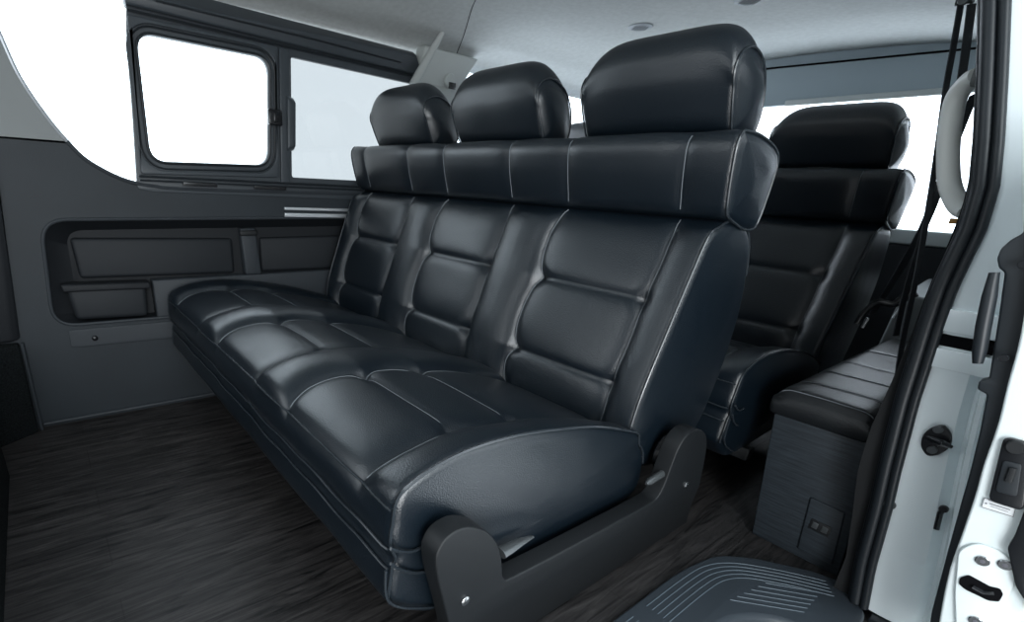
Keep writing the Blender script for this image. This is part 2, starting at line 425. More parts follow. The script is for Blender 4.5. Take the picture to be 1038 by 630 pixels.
    # ---- side brackets
    def bracket(yo, yi, facing):
        out = [on_y(px, py, .40) for px, py in [(455, 630), (439.5, 572), (447, 551), (460, 539), (476, 533), (495, 538), (506, 552), (509.5, 570)]]
        o2 = [(p.x, p.z) for p in out]
        pts = [(.470, -.0), (.405, .17)] + o2[0:1] + o2[1:] + [(.503, .243), (.525, .232)] + [(.955, .222), (.980, .228), (.992, .250), (1.000, .300), (1.008, .345)] + [(1.035, .370), (1.075, .370), (1.12, .352), (1.150, .318), (1.170, .258), (1.180, .20), (1.235, .10), (1.31, .0)]
        pts = [Vector((a, b)) for a, b in pts]; cl = []
        # smooth
        for _ in range(2):
            q = []
            for i in range(len(pts)):
                a, b = pts[i], pts[(i + 1) % len(pts)]
                if b.y <= .001 and a.y <= .001: q += [a, b]; continue
                q += [a.lerp(b, .25) if a.y > .001 else a, a.lerp(b, .75) if b.y > .001 else b]
            pts = q
        y = (yo + yi) / 2
        V, Fc = plate_mesh([[tuple(p) for p in pts]], abs(yo - yi), .003); W_ = []
        for v in V:      # the skirt of the bracket leans in under the seat
            p = XZ(y)(v)
            if facing < 0: p.y += .045 * max(0, 1 - p.z / .19)
            W_.append(p)
        o = mk('side_bracket', W_, Fc, BRACKET, B, sharp=40)
        for (px, py) in ((471, 608), (695, 491)):
            p = on_y(px, py, .40); MB().disc((p.x, yo, p.z), (0, facing, 0), .0085, .004, dome=.001).build('bolt', STEEL, o)
        return o
    bracket(.400, .436, -1); bracket(1.912, 1.886, 1)
    lv = MB()   # handle of the recliner, behind the rear lobe
    a = on_y(655, 490, .415); b = on_y(682, 472, .415); lv.tube([a, a.lerp(b, .1), a.lerp(b, .5), b], [.003, .0075, .0085, .007], 12)
    lv.build('recline_lever', LEVER, B)
    lv = MB(); P = [on_y(px, py, .425) for px, py in ((507, 560), (515, 556), (527, 549), (540, 543.5))]
    lv.tube(P, [.013, .0115, .0085, .0035], 12, flat=.6); lv.build('slide_lever', LEVER, B)
    g = MB(); g.disc((1.055, .436, .30), (0, 1, 0), .045, .016); g.build('recliner_disc', BLACKGLOSS, B)
    for x in (.52, .98): MB().box((x - .02, .44, .14), (x + .02, 1.88, .178), .004).build('under_frame', BRACKET, B)
    return B
bench = build_bench()
tag(bench, 'black leather three-seat bench in front with raised side bracket and tufted cushions', 'bench seat', 'three-seat leather benches')
def copy_tree(o, parent=None):
    c = o.copy(); C.objects.link(c)
    if parent: c.parent = parent
    for ch in list(o.children): copy_tree(ch, c)
    return c
rear = copy_tree(bench); rear.location = (bench.location.x + 1.03, bench.location.y - .018, 0)
for o in list(rear.children):
    if o.name.startswith(('side_bracket', 'recline_lever', 'slide_lever', 'recliner_disc')) and (not o.name.startswith('side_bracket') or min(v.co.y for v in o.data.vertices) < 0):
        for k in list(o.children): bpy.data.objects.remove(k)
        bpy.data.objects.remove(o)
tag(rear, 'black leather bench in the back row, half hidden behind the front bench', 'bench seat', 'three-seat leather benches')

# ============================================================== THE SETTING
WY = 1.92
mk('floor', [(-1.2, -.02, 0), (2.95, -.02, 0), (2.95, 2.0, 0), (-1.2, 2.0, 0), (-1.2, -.02, -.03), (2.95, -.02, -.03), (2.95, 2.0, -.03), (-1.2, 2.0, -.03)],
   [[0, 1, 2, 3], [7, 6, 5, 4], [0, 4, 5, 1], [1, 5, 6, 2], [2, 6, 7, 3], [3, 7, 4, 0]], FLOOR, smooth=False)['kind'] = 'structure'
# ceiling: profile across the van lofted from front to rear
cp = catmull([(0, 1.965, 1.300), (0, 1.940, 1.325), (0, 1.90, 1.350), (0, 1.82, 1.375), (0, 1.65, 1.415), (0, 1.2, 1.44), (0, .8, 1.43), (0, .5, 1.40), (0, .36, 1.35), (0, .32, 1.28)], 8)
V = []; Fc = []
for x in (-1.2, -.5, .2, .9, 1.6, 2.3, 2.90):
    V += [(x, p.y, p.z) for p in cp]
n = len(cp)
for j in range(6):
    for i in range(n - 1): Fc.append([j * n + i, j * n + i + 1, (j + 1) * n + i + 1, (j + 1) * n + i])
ce = mk('ceiling', V, Fc, HEADLINER); ce['kind'] = 'structure'
sm = ce.modifiers.new('s', 'SOLIDIFY'); sm.thickness = .02; sm.offset = 1
s_ = MB()
def ceil_z(y):
    for a, b in zip(cp, cp[1:]):
        if b.y <= y <= a.y: return a.z + (b.z - a.z) * (a.y - y) / (a.y - b.y)
    return 1.43
s_.tube([(p.x, p.y, ceil_z(p.y) - .0005) for p in catmull([(1.565, 1.915, 0), (1.53, 1.85, 0), (1.47, 1.75, 0), (1.37, 1.60, 0), (1.27, 1.42, 0), (1.20, 1.2, 0)], 8)], .0014, 6)
s_.build('trim_1', DARKGAP)['kind'] = 'structure'

# far side wall (lower charcoal lining with the pocket cut out of it)
curve = [(-.010, 1.30), (-.004, 1.22), (.014, 1.127), (.037, 1.034), (.076, .951), (.112, .893), (.152, .842), (.211, .804), (.267, .782), (.33, .772), (.468, .767), (1.1, .775), (1.36, .78)]
cs = [(p.x, p.z) for p in catmull([(a, 0, b) for a, b in curve], 6)]
kx = min(range(len(cs)), key=lambda i: abs(cs[i][1] - .885))
pocket = rpoly([(-.015, .338), (1.42, .325), (1.42, .690), (.012, .664)], [.07, .05, .05, .07], 8)
low = [(-1.2, -.02), (2.9, -.02), (2.9, .80), (1.62, .80), (1.60, .79)] + cs[kx:][::-1] + [(-1.2, .875)]
def wall(name, loops, m, th=.03, y=WY, bev=0): o = plate(name, loops, XZ(y, th / 2), th, m, bev); o['kind'] = 'structure'; return o
wl = wall('wall_far', [low, pocket], TRIMDK, .012)
# pocket interior: dark back, sloped border
pk = MB()
inner = rpoly([(.060, .345), (1.38, .335), (1.38, .650), (.070, .628)], [.04, .04, .04, .05], 8)
no = len(pocket)
def ring(lp, y): return [(a, y, b) for a, b in lp]
V = ring(pocket, WY + .003) + ring(pocket, WY + .022) + ring([(a * .996 + .004, b) for a, b in pocket], WY + .030)
Fc = []
rim = MB(); rim.tube(ring(pocket, WY - .001), .0055, 8, True); rim.build('pocket_rim', TRIMMID, wl)
back_ = []
V = ring(pocket, WY + .0) + ring(inner, WY + .055)
for i in range(no): Fc.append([i, (i + 1) % no, no + (i + 1) % no, no + i])
Fc.append([no + i for i in range(no)])
mk('pocket', V, Fc, TRIMDEEP, wl, sharp=40)
def panel(name, P8front, yb, m, bev, parent=wl):      # raised panel: front quad (x,y,z)x4, back at yb
    return MB().hexa(P8front + [(p[0], yb, p[2]) for p in P8front], bev).build(name, m, parent)
# raised mid panels of the pocket, ledge, bin, divider
panel('pocket_panel', [(.085, WY + .040, .478), (.585, WY + .040, .472), (.585, WY + .046, .600), (.078, WY + .046, .606)], WY + .058, PANELDK, .012)
panel('pocket_panel', [(.690, WY + .040, .472), (1.36, WY + .040, .472), (1.36, WY + .046, .612), (.690, WY + .046, .602)], WY + .058, PANELDK, .012)
panel('pocket_ledge', [(.290, WY + .004, .332), (1.40, WY + .004, .330), (1.40, WY + .010, .474), (.290, WY + .010, .466)], WY + .058, TRIMMID, .006)
panel('divider_strap', [(.618, WY + .012, .468), (.680, WY + .012, .468), (.668, WY + .020, .640), (.610, WY + .020, .638)], WY + .058, TRIMMID, .007)
panel('strap_clip', [(.606, WY + .008, .612), (.672, WY + .008, .614), (.670, WY + .008, .632), (.604, WY + .008, .630)], WY + .02, BRACKET, .004)
panel('bin', [(.050, WY - .008, .352), (.262, WY - .008, .345), (.268, WY - .004, .452), (.040, WY - .004, .456)], WY + .055, PANELDK, .016)
panel('bin_lip', [(.030, WY - .012, .446), (.280, WY - .012, .442), (.280, WY - .010, .464), (.026, WY - .010, .470)], WY + .05, TRIMDEEP, .006)
plate('cover_strip', [rpoly([(.020, .262), (1.2, .245), (1.2, .312), (.022, .322)], .012)], XZ(WY, -.002), .005, TRIMMID, .0015, wl)
b_ = on_y(96, 342, WY); MB().disc((b_.x, WY - .004, b_.z), (0, -1, 0), .009, .006, dome=.002).build('push_button', BLACKGLOSS, wl)
# metal rail
ra = MB(); 
for z, r in ((.713, .0055), (.690, .0075)): ra.box((.775, WY - .012, z - r), (1.30, WY - .001, z + r), .002)
tag(ra.build('accessory_rail', CHROMELINE, base=(1.0, WY, .70)), 'bright metal double rail on the dark side panel left of the front bench', 'rail')
# light grey lining, upper left
up = [(-1.2, .878)] + [(.128, .878)] + cs[:kx][::-1][0:] + [(-.010, 1.33), (-1.2, 1.33)]
wu = wall('wall_upper', [up], LIGHTTRIM, .012, WY)
e_ = MB(); e_.tube([(a, WY - .002, b) for a, b in cs[:kx + 1]], .006, 8); e_.build('trim_2', CHROMELINE)['kind'] = 'structure'
e_ = MB(); e_.tube([(a, WY - .002, b) for a, b in cs[kx:]], .006, 8); e_.build('trim_3', TRIMMID)['kind'] = 'structure'
# floor edge of the side panel
e_ = MB(); e_.tube([(-.10, WY - .004, .012), (2.9, WY - .004, .012)], .006, 8); e_.build('baseboard_far', TRIMMID)['kind'] = 'structure'
# window band frame, dark, with openings
fr_out = [(.326, 1.262), (.316, 1.19), (.300, .96), (.284, .762), (.33, .754), (1.372, .754), (1.372, 1.262)]
h2 = rpoly([(.334, .846), (.722, .860), (.742, 1.192), (.340, 1.192)], .050, 8)
h3 = rpoly([(.812, .824), (1.350, .830), (1.350, 1.205), (.824, 1.212)], .010, 4)
wf = wall('window_1', [rpoly(fr_out, .01), h2, h3], FRAME, .02, WY - .004, .002)
gl = plate('pane', [rpoly([(.32, .83), (.76, .83), (.76, 1.21), (.32, 1.21)], .05)], XZ(WY + .004), .003, GLASS, 0, wf)
gl = plate('pane', [rpoly([(.80, .81), (1.36, .81), (1.36, 1.23), (.80, 1.23)], .01)], XZ(WY + .009), .003, GLASSBLUE, 0, wf)
def offs(lp, d):
    P = [Vector(p) for p in lp]; c = sum(P, Vector((0, 0))) / len(P); out = []
    for i, p in enumerate(P):
        t = (P[(i + 1) % len(P)] - P[i - 1]); n_ = Vector((t.y, -t.x)).normalized()
        if n_.dot(p - c) < 0: n_ = -n_
        out.append(tuple(p + n_ * d))
    return out
t_ = MB(); t_.tube([(a, WY - .010, b) for a, b in offs(h2, .004)], .0045, 8, True); t_.tube([(a, WY - .007, b) for a, b in offs(h2, .022)], .003, 6, True); t_.build('gasket', RUBBER, wf)
# sash of the sliding pane: raised surround, posts and tracks
t_ = plate('sash', [rpoly([(.300, .806), (.756, .820), (.772, 1.232), (.322, 1.232)], .012), offs(h2, .028)], XZ(WY - .008), .012, FRAME, .003, wf)
pst = MB(); pst.hexa([(.764, WY - .016, .800), (.800, WY - .016, .800), (.816, WY - .016, 1.23), (.778, WY - .016, 1.23), (.764, WY, .800), (.800, WY, .800), (.816, WY, 1.23), (.778, WY, 1.23)], .004); pst.build('meeting_post', FRAME, wf)
gp = MB(); gp.hexa([(.790, WY - .028, .92), (.822, WY - .028, .93), (.828, WY - .028, 1.07), (.796, WY - .028, 1.08), (.790, WY - .01, .905), (.822, WY - .01, .915), (.828, WY - .01, 1.085), (.796, WY - .01, 1.095)], .006); gp.build('finger_grip', FRAME, wf)
lt = MB(); lt.box((.722, WY - .034, .990), (.772, WY - .014, 1.040), .005); lt.box((.738, WY - .040, 1.000), (.756, WY - .030, 1.030), .003); lt.build('latch', BLACKGLOSS, wf)
tr = MB()
for z, r in ((1.242, .004), (1.254, .0025)): tr.tube([(.322, WY - .014, z), (1.37, WY - .014, z - .012)], r, 6)
tr.tube([(.292, WY - .016, .800), (1.372, WY - .016, .806)], .004, 6); tr.tube([(.292, WY - .018, .788), (1.372, WY - .018, .794)], .003, 6)
tr.build('sliding_track', RUBBER, wf)
tr = MB()
for xa, xb in ((.42, .53), (.66, .78)): tr.box((xa, WY - .024, .778), (xb, WY - .010, .790), .002)
tr.build('track_insert', BLACKGLOSS, wf)
# header trim over the windows
hd_ = MB(); hd_.hexa([(.32, WY - .020, 1.255), (1.385, WY - .020, 1.236), (1.34, WY - .030, 1.300), (.32, WY - .030, 1.276), (.32, WY + .02, 1.250), (1.40, WY + .02, 1.232), (1.36, WY + .02, 1.32), (.32, WY + .02, 1.33)], .006)
hd_.build('trim_4', FRAME)['kind'] = 'structure'
hd_ = MB(); hd_.tube([(.40, WY - .030, 1.276), (.9, WY - .030, 1.272), (1.27, WY - .026, 1.264)], .003, 6); hd_.build('trim_5', RUBBER)['kind'] = 'structure'
# big forward opening left of the sliding window
w2 = plate('window_2', [[(-.02, 1.34), (-.02, .74), (.33, .74), (.33, 1.34)]], XZ(WY + .016), .003, GLASS, 0); w2['kind'] = 'structure'
# pillar between the side windows + belt anchor
pil = MB(); pil.hexa([(1.372, WY - .030, .78), (1.59, WY - .030, .78), (1.575, WY - .030, 1.25), (1.40, WY - .030, 1.25), (1.372, WY + .02, .78), (1.59, WY + .02, .78), (1.575, WY + .02, 1.25), (1.40, WY + .02, 1.25)], .01)
pil.hexa([(1.352, WY - .034, 1.20), (1.575, WY - .030, 1.21), (1.66, WY - .045, 1.335), (1.37, WY - .050, 1.335), (1.352, WY + .02, 1.20), (1.575, WY + .02, 1.21), (1.66, WY + .02, 1.345), (1.37, WY + .02, 1.345)], .01)
po = pil.build('wall_pillar', PALE); po['kind'] = 'structure'
d_ = MB(); a = on_y(449, 32, 1.82); b = on_y(432, 62, 1.87); c = on_y(419, 86, 1.885); d_.tube([a, a.lerp(b, .5), b, b.lerp(c, .5), c], [.009, .013, .016, .018, .018], 14)
tag(d_.build('belt_guide', PALE, base=tuple(c)), 'pale grey slanted belt guide cover on the far pillar under the ceiling', 'belt cover')
b_ = MB(); p = on_y(455, 82, 1.885); b_.disc(p, (0, -1, 0), .028, .014); o = b_.build('belt_anchor', PALE, base=tuple(p))
tag(o, 'round pale belt outlet on the far pillar behind the farthest headrest', 'belt anchor')
MB().box((p.x - .010, p.y - .018, p.z - .03), (p.x + .026, p.y - .011, p.z - .006), .002).build('slot', BLACKGLOSS, o)
# rear quarter: window behind the pillar
wq = plate('window_3', [rpoly([(1.565, .78), (2.86, .78), (2.86, 1.36), (1.565, 1.36)], .005), rpoly([(1.600, .83), (2.80, .83), (2.80, 1.350), (1.620, 1.350)], .05)], XZ(WY + .01), .02, FRAME, .002); wq['kind'] = 'structure'
plate('pane', [[(1.58, .82), (2.82, .82), (2.82, 1.355), (1.58, 1.355)]], XZ(WY + .016), .003, GLASSREAR, 0, wq)
# rear wall with tailgate window
RX = 2.85
rw = plate('wall_rear', [[(.0, -.02), (1.98, -.02), (1.98, 1.46), (.0, 1.46)], rpoly([(.33, .765), (1.62, .765), (1.60, 1.245), (.34, 1.262)], .05)], YZ(RX), .03, GREYPANEL, .003); rw['kind'] = 'structure'
w5 = plate('window_4', [[(.30, .75), (1.65, .75), (1.65, 1.28), (.30, 1.28)]], YZ(RX + .012), .003, GLASSREAR, 0); w5['kind'] = 'structure'
t_ = MB(); t_.box((RX - .05, .20, .715), (RX - .014, 1.75, .770), .008); t_.build('trim_6', PALE)['kind'] = 'structure'
t_ = MB(); t_.box((RX - .045, .20, .0), (RX - .016, 1.90, .712), .006); t_.build('trim_7', TRIMDEEP)['kind'] = 'structure'
t_ = MB(); t_.tube([(RX - .018, 1.85, 1.392), (RX - .018, 1.2, 1.405), (RX - .018, .45, 1.385)], .004, 6); t_.build('trim_8', DARKGAP)['kind'] = 'structure'
t_ = MB(); t_.box((RX - .03, .34, 1.245), (RX - .014, 1.10, 1.268), .004); t_.build('trim_9', PALE)['kind'] = 'structure'

# front-row riser (carpeted) at the far left
rs = MB(); rs.box((-1.1, .35, .0), (-.185, 1.60, .34), .02)
tag(rs.build('carpeted_riser', CARPET, base=(-.6, 1., 0)), 'black carpeted riser along the left edge of the floor', 'riser')
rs = MB(); rs.hexa([(-.50, 1.62, 0), (-.118, 1.885, 0), (-.112, 1.885, .300), (-.50, 1.62, .300), (-.50, 1.915, 0), (-.118, 1.915, 0), (-.112, 1.915, .300), (-.50, 1.915, .300)], .004)
tag(rs.build('carpet_kick_panel', CARPET, base=(-.3, 1.9, 0)), 'black carpet kick panel at the foot of the side wall, far left', 'carpet panel')
t_ = MB(); t_.tube([(-.108, 1.900, .0), (-.104, 1.900, .30)], .005, 8); t_.build('trim_10', TRIMMID)['kind'] = 'structure'
t_ = MB(); t_.hexa([(-.9, 1.80, .305), (-.125, 1.90, .305), (-.06, 1.905, .880), (-.9, 1.80, .880), (-.9, 1.915, .305), (-.1, 1.915, .305), (-.05, 1.915, .880), (-.9, 1.915, .880)], .01); t_.build('wall_curve_shaded', TRIMDEEP)['kind'] = 'structure'  # curving end of the side panel, its soft shadow put in as darker plastic

# ceiling vents
def ceil_z(y):
    for a, b in zip(cp, cp[1:]):
        if b.y <= y <= a.y: return a.z + (b.z - a.z) * (a.y - y) / (a.y - b.y)
    return 1.43
def vent(px, py, label, rot):
    z = 1.43
    for _ in range(4): p = on_z(px, py, z); z = ceil_z(p.y)
    v = MB(); c = Vector((p.x, p.y, z)); 
    v.disc(c + Vector((0, 0, .002)), (0, 0, -1), .045, .006, 32)
    o = v.build('ceiling_vent', VENTGREY, base=tuple(c))
    s = MB()
    for k in range(-2, 3):
        L = .030 * math.sqrt(1 - (k / 3.2) ** 2); d = Vector((math.cos(rot), math.sin(rot), 0)); n_ = Vector((-d.y, d.x, 0))
        s.tube([c + n_ * k * .011 - d * L + Vector((0, 0, -.006)), c + n_ * k * .011 + d * L + Vector((0, 0, -.006))], .0020, 6, flat=.5)
    s.build('slots', DARKGAP, o)
    tag(o, label, 'vent', 'round slotted vents in the ceiling')
vent(649, 27, 'round slotted grey vent in the ceiling just above the nearest headrest of the front bench', .9)
vent(760, 0, 'round slotted grey vent cut off by the top edge of the photo', .9)

# ================================================================= CONSOLE
cb = empty('console_box', (1.9, .27, 0))
def cy_r(x): return .17 + 0 * x
MB().hexa([(1.420, .322, .0), (1.420, .130, .0), (1.432, .165, .345), (1.432, .372, .345), (2.45, .365, 0), (2.45, .13, 0), (2.45, .165, .345), (2.45, .385, .345)], .003).build('body', BOXWOOD, cb)
# padded lid
lid = MB(); 
def lidpt(u, v, h):   # u along x 0..1, v across 0..1
    x = 1.425 + 1.03 * u; yl = .380 + .0 * u; yr = .185 + .03 * min(1, u * 3) * 0 + .03 * u
    return Vector((x, yl + (yr - yl) * v, h))
nu, nv = 110, 30; V = []; Fc = []
seams = [.115, .27, .43, .66]
def lh(u, v):
    e = min(v, 1 - v) ; eu = min(u * 1.05, (1 - u) * 1.05)
    z = .412 - .020 * math.exp(-e * .2 / .010) - .022 * math.exp(-eu / .010)
    for s in seams: z -= .006 * math.exp(-abs(u - s) * 1.05 / .008)
    return z + .001 * noise.noise(Vector((u * 12, v * 3, 0)))
for i in range(nu + 1):
    for j in range(nv + 1): u, v = (i / nu) ** 1.15, j / nv; V.append(lidpt(u, v, lh(u, v)))
for i in range(nu):
    for j in range(nv): a = i * (nv + 1) + j; Fc.append([a, a + 1, a + nv + 2, a + nv + 1])
# skirt
border = [j for j in range(nv + 1)] + [i * (nv + 1) + nv for i in range(1, nu + 1)] + [nu * (nv + 1) + j for j in range(nv - 1, -1, -1)] + [i * (nv + 1) for i in range(nu - 1, 0, -1)]
cc = lidpt(.5, .5, .37)
prev = border
for k, (z, o_) in enumerate(((.385, .0035), (.362, .004), (.345, .001), (.338, -.006))):
    st = len(V)
    for bi in border:
        p = V[bi]; d = Vector((p.x - cc.x, (p.y - cc.y), 0)); 
        ox = o_ if p.x > 2.4 else (-o_ if p.x < 1.43 else 0); oy = o_ if p.y > .375 else (-o_ if p.y < .22 else 0)
        V.append(Vector((p.x + ox, p.y + oy, z)))
    cur = list(range(st, st + len(border)))
    for q in range(len(border)): Fc.append([prev[q], prev[(q + 1) % len(border)], cur[(q + 1) % len(border)], cur[q]])
    prev = cur
Fc.append(prev)
lo = mk('padded_lid', V, Fc, CUSHLEATHER, cb)
s_ = Lines()
for s in seams:
    for off in ((-.006, .006) if s == .66 else (.007,)):
        s_.tube([lidpt(s + off / 1.05, j / 30, lh(s + off / 1.05, j / 30) + .0006) for j in range(1, 30)], .0008, 5)
s_.tube([lidpt(.012, j / 30, lh(.012, j / 30) + .0010) for j in range(1, 30)], .0010, 5)
s_.build('stitching', THREAD, lo)
plt = MB()
q = [on_x(px, py, 1.418) for px, py in ((803 / 3.992 + 620, 97 / 3.992 + 480), (943 / 3.992 + 620, 160 / 3.992 + 480), (893 / 3.992 + 620, 368 / 3.992 + 480), (752 / 3.992 + 620, 300 / 3.992 + 480))]
def onface(p, d): 
    x = 1.420 + .012 * p.z / .345; return Vector((x - d, p.y, p.z))
plt.hexa([onface(p, .006) for p in q] + [onface(p, -.004) for p in q], .003)
op = plt.build('outlet_panel', BOXWOOD, cb)
c = (q[0] + q[2]) / 2 + Vector((0, .005, .008))
sk = MB(); u = (q[1] - q[0]).normalized(); w = Vector((0, 0, 1))
f4 = [c - u * .021 - w * .014, c + u * .021 - w * .014, c + u * .021 + w * .014, c - u * .021 + w * .014]
sk.hexa([onface(p, .008) for p in f4] + [onface(p, .004) for p in f4], .001); sk.build('socket_frame', BRACKET, op)
for s in (-1, 1):
    g = MB(); m_ = c + u * .010 * s; g4 = [m_ - u * .006 - w * .008, m_ + u * .006 - w * .008, m_ + u * .006 + w * .008, m_ - u * .006 + w * .008]
    g.hexa([onface(p, .0095) for p in g4] + [onface(p, .007) for p in g4], .001); g.build('socket', LEVER, op)
tag(cb, 'slate grey wood-grain box with black padded leather lid and power outlet beside the doorway', 'storage box')

# light metal wheel-arch cover behind the console
wa = MB(); wa.hexa([(2.50, .17, .0), (2.50, .42, .0), (2.46, .40, .56), (2.46, .17, .56), (2.80, .17, 0), (2.80, .42, 0), (2.80, .40, .60), (2.80, .17, .60)], .012)
tag(wa.build('arch_cover', LIGHTTRIM, base=(2.65, .3, 0)), 'pale grey cover standing behind the padded box near the rear wall', 'wheel arch cover')

# ============================================== NEAR SIDE: PILLAR, SEAL, JAMB
JX = 1.34
def jy(z):   # inner line of the side body along the height (leans inwards towards the roof)
    T = [(-.1, .065), (-.017, .083), (.117, .108), (.256, .126), (.335, .139), (.483, .160), (.566, .168), (.635, .175), (.70, .180), (.75, .180), (.803, .179), (.871, .187), (.948, .208), (1.007, .226), (1.04, .236), (1.15, .271), (1.25, .308), (1.36, .350)]
    for (a, b), (c, d) in zip(T, T[1:]):
        if a <= z <= c: return b + (d - b) * (z - a) / (c - a)
    return T[-1][1]
# dark inner lining of the rear door pillar, running to the back
def jamb_strip(name, f0, f1, x0, x1, z0, z1, m, n=40, parent=None):
    """a closed curved strip: section between y=f0(z) and y=f1(z), from x0 to x1"""
    V = []; Fc = []
    for k in range(n + 1):
        z = z0 + (z1 - z0) * k / n; a, b = f0(z), f1(z); X0 = x0(z) if callable(x0) else x0; X1 = x1(z) if callable(x1) else x1
        V += [(X0, a, z), (X0, b, z), (X1, b, z), (X1, a, z)]
    for k in range(n):
        for i in range(4): Fc.append([k * 4 + i, k * 4 + (i + 1) % 4, (k + 1) * 4 + (i + 1) % 4, (k + 1) * 4 + i])
    Fc += [[0, 1, 2, 3], [n * 4 + 3, n * 4 + 2, n * 4 + 1, n * 4]]
    return mk(name, V, Fc, m, parent, sharp=30)
def pil_in(z):   # inner edge of the dark felt lining
    T = [(-.02, .120), (.10, .125), (.2, .145), (.30, .168), (.40, .178), (.50, .178), (.6, .180), (.7, .186), (.8, .186), (.87, .192), (.948, .213), (1.04, .241), (1.15, .276), (1.36, .356)]
    for (a, b), (c, d) in zip(T, T[1:]):
        if a <= z <= c: return b + (d - b) * (z - a) / (c - a)
    return .34
jamb_strip('trim_11', lambda z: jy(z) - .012, lambda z: pil_in(z), 1.345, 1.395, 0.0, 1.36, PILLARDK)['kind'] = 'structure'
# the near side wall, from the pillar to the rear
jamb_strip('wall_near', lambda z: jy(z) - .075, lambda z: jy(z) - .016, 1.40, 2.83, 0.0, 1.36, LIGHTTRIM)['kind'] = 'structure'
jamb_strip('trim_12', lambda z: jy(z) - .016, lambda z: jy(z) + .004, 1.40, 2.80, 0.0, .74, TRIMDEEP)['kind'] = 'structure'
# weather strip: two rolls of rubber
ws = MB(); zz = [.017 + 1.353 * k / 60 for k in range(61)]
ws.tube([(1.328, jy(z) - .012, z) for z in zz], .011, 12); ws.tube([(1.322, jy(z) - .029, z) for z in zz], .0075, 12); ws.tube([(1.334, jy(z) - .003, z) for z in zz], .006, 10)
tag(ws.build('weather_strip', RUBBER, base=(1.33, .19, 0)), 'black double rubber weather strip curving down the doorway edge', 'door seal')
# white painted jamb, with its stepped outer flange
def outer(z):
    T = [(-.1, -.075), (0, -.058), (.1, -.046), (.2, -.026), (.3, -.004), (.42, .022), (.52, .040), (.62, .055), (.72, .062), (.80, .062), (1.0, .08), (1.1, .10), (1.2, .12), (1.36, .15)]
    for (a, b), (c, d) in zip(T, T[1:]):
        if a <= z <= c: return b + (d - b) * (z - a) / (c - a)
    return .15
V = []; Fc = []; nz = 90
secs = [(0, 0), (.22, -.002), (.62, .0), (.70, .012), (.74, .022), (.79, .020), (.83, .004), (.90, .004), (.94, .014), (1.0, .020), (1.0, .060), (0, .060)]
for k in range(nz + 1):
    z = .016 + 1.344 * k / nz; a = jy(z) - .030; b = outer(z)
    for t, dx in secs:
        dd = dx
        if z > .62 and dx < .03: dd = dx * (1 - sstep(.62, .72, z))
        V.append((JX - .012 + dd, a + (b - a) * t, z))
m_ = len(secs)
for k in range(nz):
    for i in range(m_): Fc.append([k * m_ + i, k * m_ + (i + 1) % m_, (k + 1) * m_ + (i + 1) % m_, (k + 1) * m_ + i])
Fc += [list(range(m_)), [nz * m_ + i for i in range(m_)][::-1]]
MB().box((1.305, -.12, -.03), (1.42, .046, .013), .002).build('trim_13', RUBBER)['kind'] = 'structure'
jb = mk('wall_door_jamb', V, Fc, WHITEPAINT, sharp=50); jb['kind'] = 'structure'
# rail of the sliding door: ledges and dark slot across the jamb
def band(z0, z1, m, dx, name, par=jb):
    g = MB(); P = [(JX - .014 - dx, jy(z0) - .034, z0), (JX - .014 - dx, outer(z0), z0), (JX - .014 - dx, outer(z1), z1), (JX - .014 - dx, jy(z1) - .034, z1)]
    g.hexa(P + [(JX + .02, p[1], p[2]) for p in P], .002); return g.build(name, m, par)
band(.600, .622, DARKGAP, .001, 'rail_slot'); band(.627, .668, WHITEPAINT, .007, 'rail_ledge'); band(.560, .596, WHITEPAINT, .007, 'rail_ledge')
# striker
s0 = on_x(949, 445, JX - .018); st = empty('striker', tuple(s0))
cc_ = [(0, .024), (.016, .014), (.022, -.004), (.012, -.020), (0, -.026), (-.014, -.016), (-.019, .002), (-.012, .016)]
pl = plate('plate', [[(s0.y - a * 1.05, s0.z + b * 1.4) for a, b in rpoly(cc_, .01, 4)]], YZ(JX - .020), .008, BLACKGLOSS, .002, st)
for (px, py) in ((951, 435), (945, 455.5)):
    p = on_x(px, py, JX - .024); MB().disc(p, (-1, 0, 0), .0075, .004).build('screw', LEVER, st)
a = on_x(940, 443, JX - .026); b = on_x(955, 449, JX - .045); c = on_x(965, 453, JX - .040); MB().tube([a, a.lerp(b, .4), b, c], [.004, .006, .0065, .003], 10).build('hook', BLACKGLOSS, st)
tag(st, 'black door striker with two screws on the white door jamb', 'striker')
p = on_x(957, 515, JX - .012); g = MB(); g.disc(p, (-1, 0, 0), .007, .008); a = on_x(953, 520, JX - .012); b = on_x(949, 536, JX - .012); g.tube([p, a, b], .0045, 8)
tag(g.build('bump_stop', BLACKGLOSS, base=tuple(p)), 'small black rubber stop low on the white door jamb under the striker', 'door stop')
p = on_x(902, 511, JX - .016); g = MB(); g.disc(p, (-1, 0, 0), .010, .004)
tag(g.build('round_plug', LEVER, base=tuple(p)), 'small grey round plug at the seal edge of the white jamb', 'plug')

# =============================================================== SLIDING DOOR
DX = 1.165
dr = empty('sliding_door', (1.5, -.05, 0))
def dpt(px, py, x=DX): p = on_x(px, py, x); return (p.y, p.z)
edge = [dpt(*p) for p in [(1062, 120), (1052, 210), (1036, 330), (1021, 390), (1011, 431), (997, 471), (988, 503), (975, 541), (962, 579), (953, 622), (944, 680)]]
edge = [(a.x, a.y) for a in catmull([(p[0], p[1], 0) for p in edge], 6)]
outl = edge + [(edge[-1][0] - .15, edge[-1][1] - .02), (edge[-1][0] - .14, .25), (-.10, .6), (edge[0][0] - .10, edge[0][1] + .0)]
MB_ = plate('door_edge', [outl], YZ(DX + .012), .024, DOORPAINT, .004, dr)
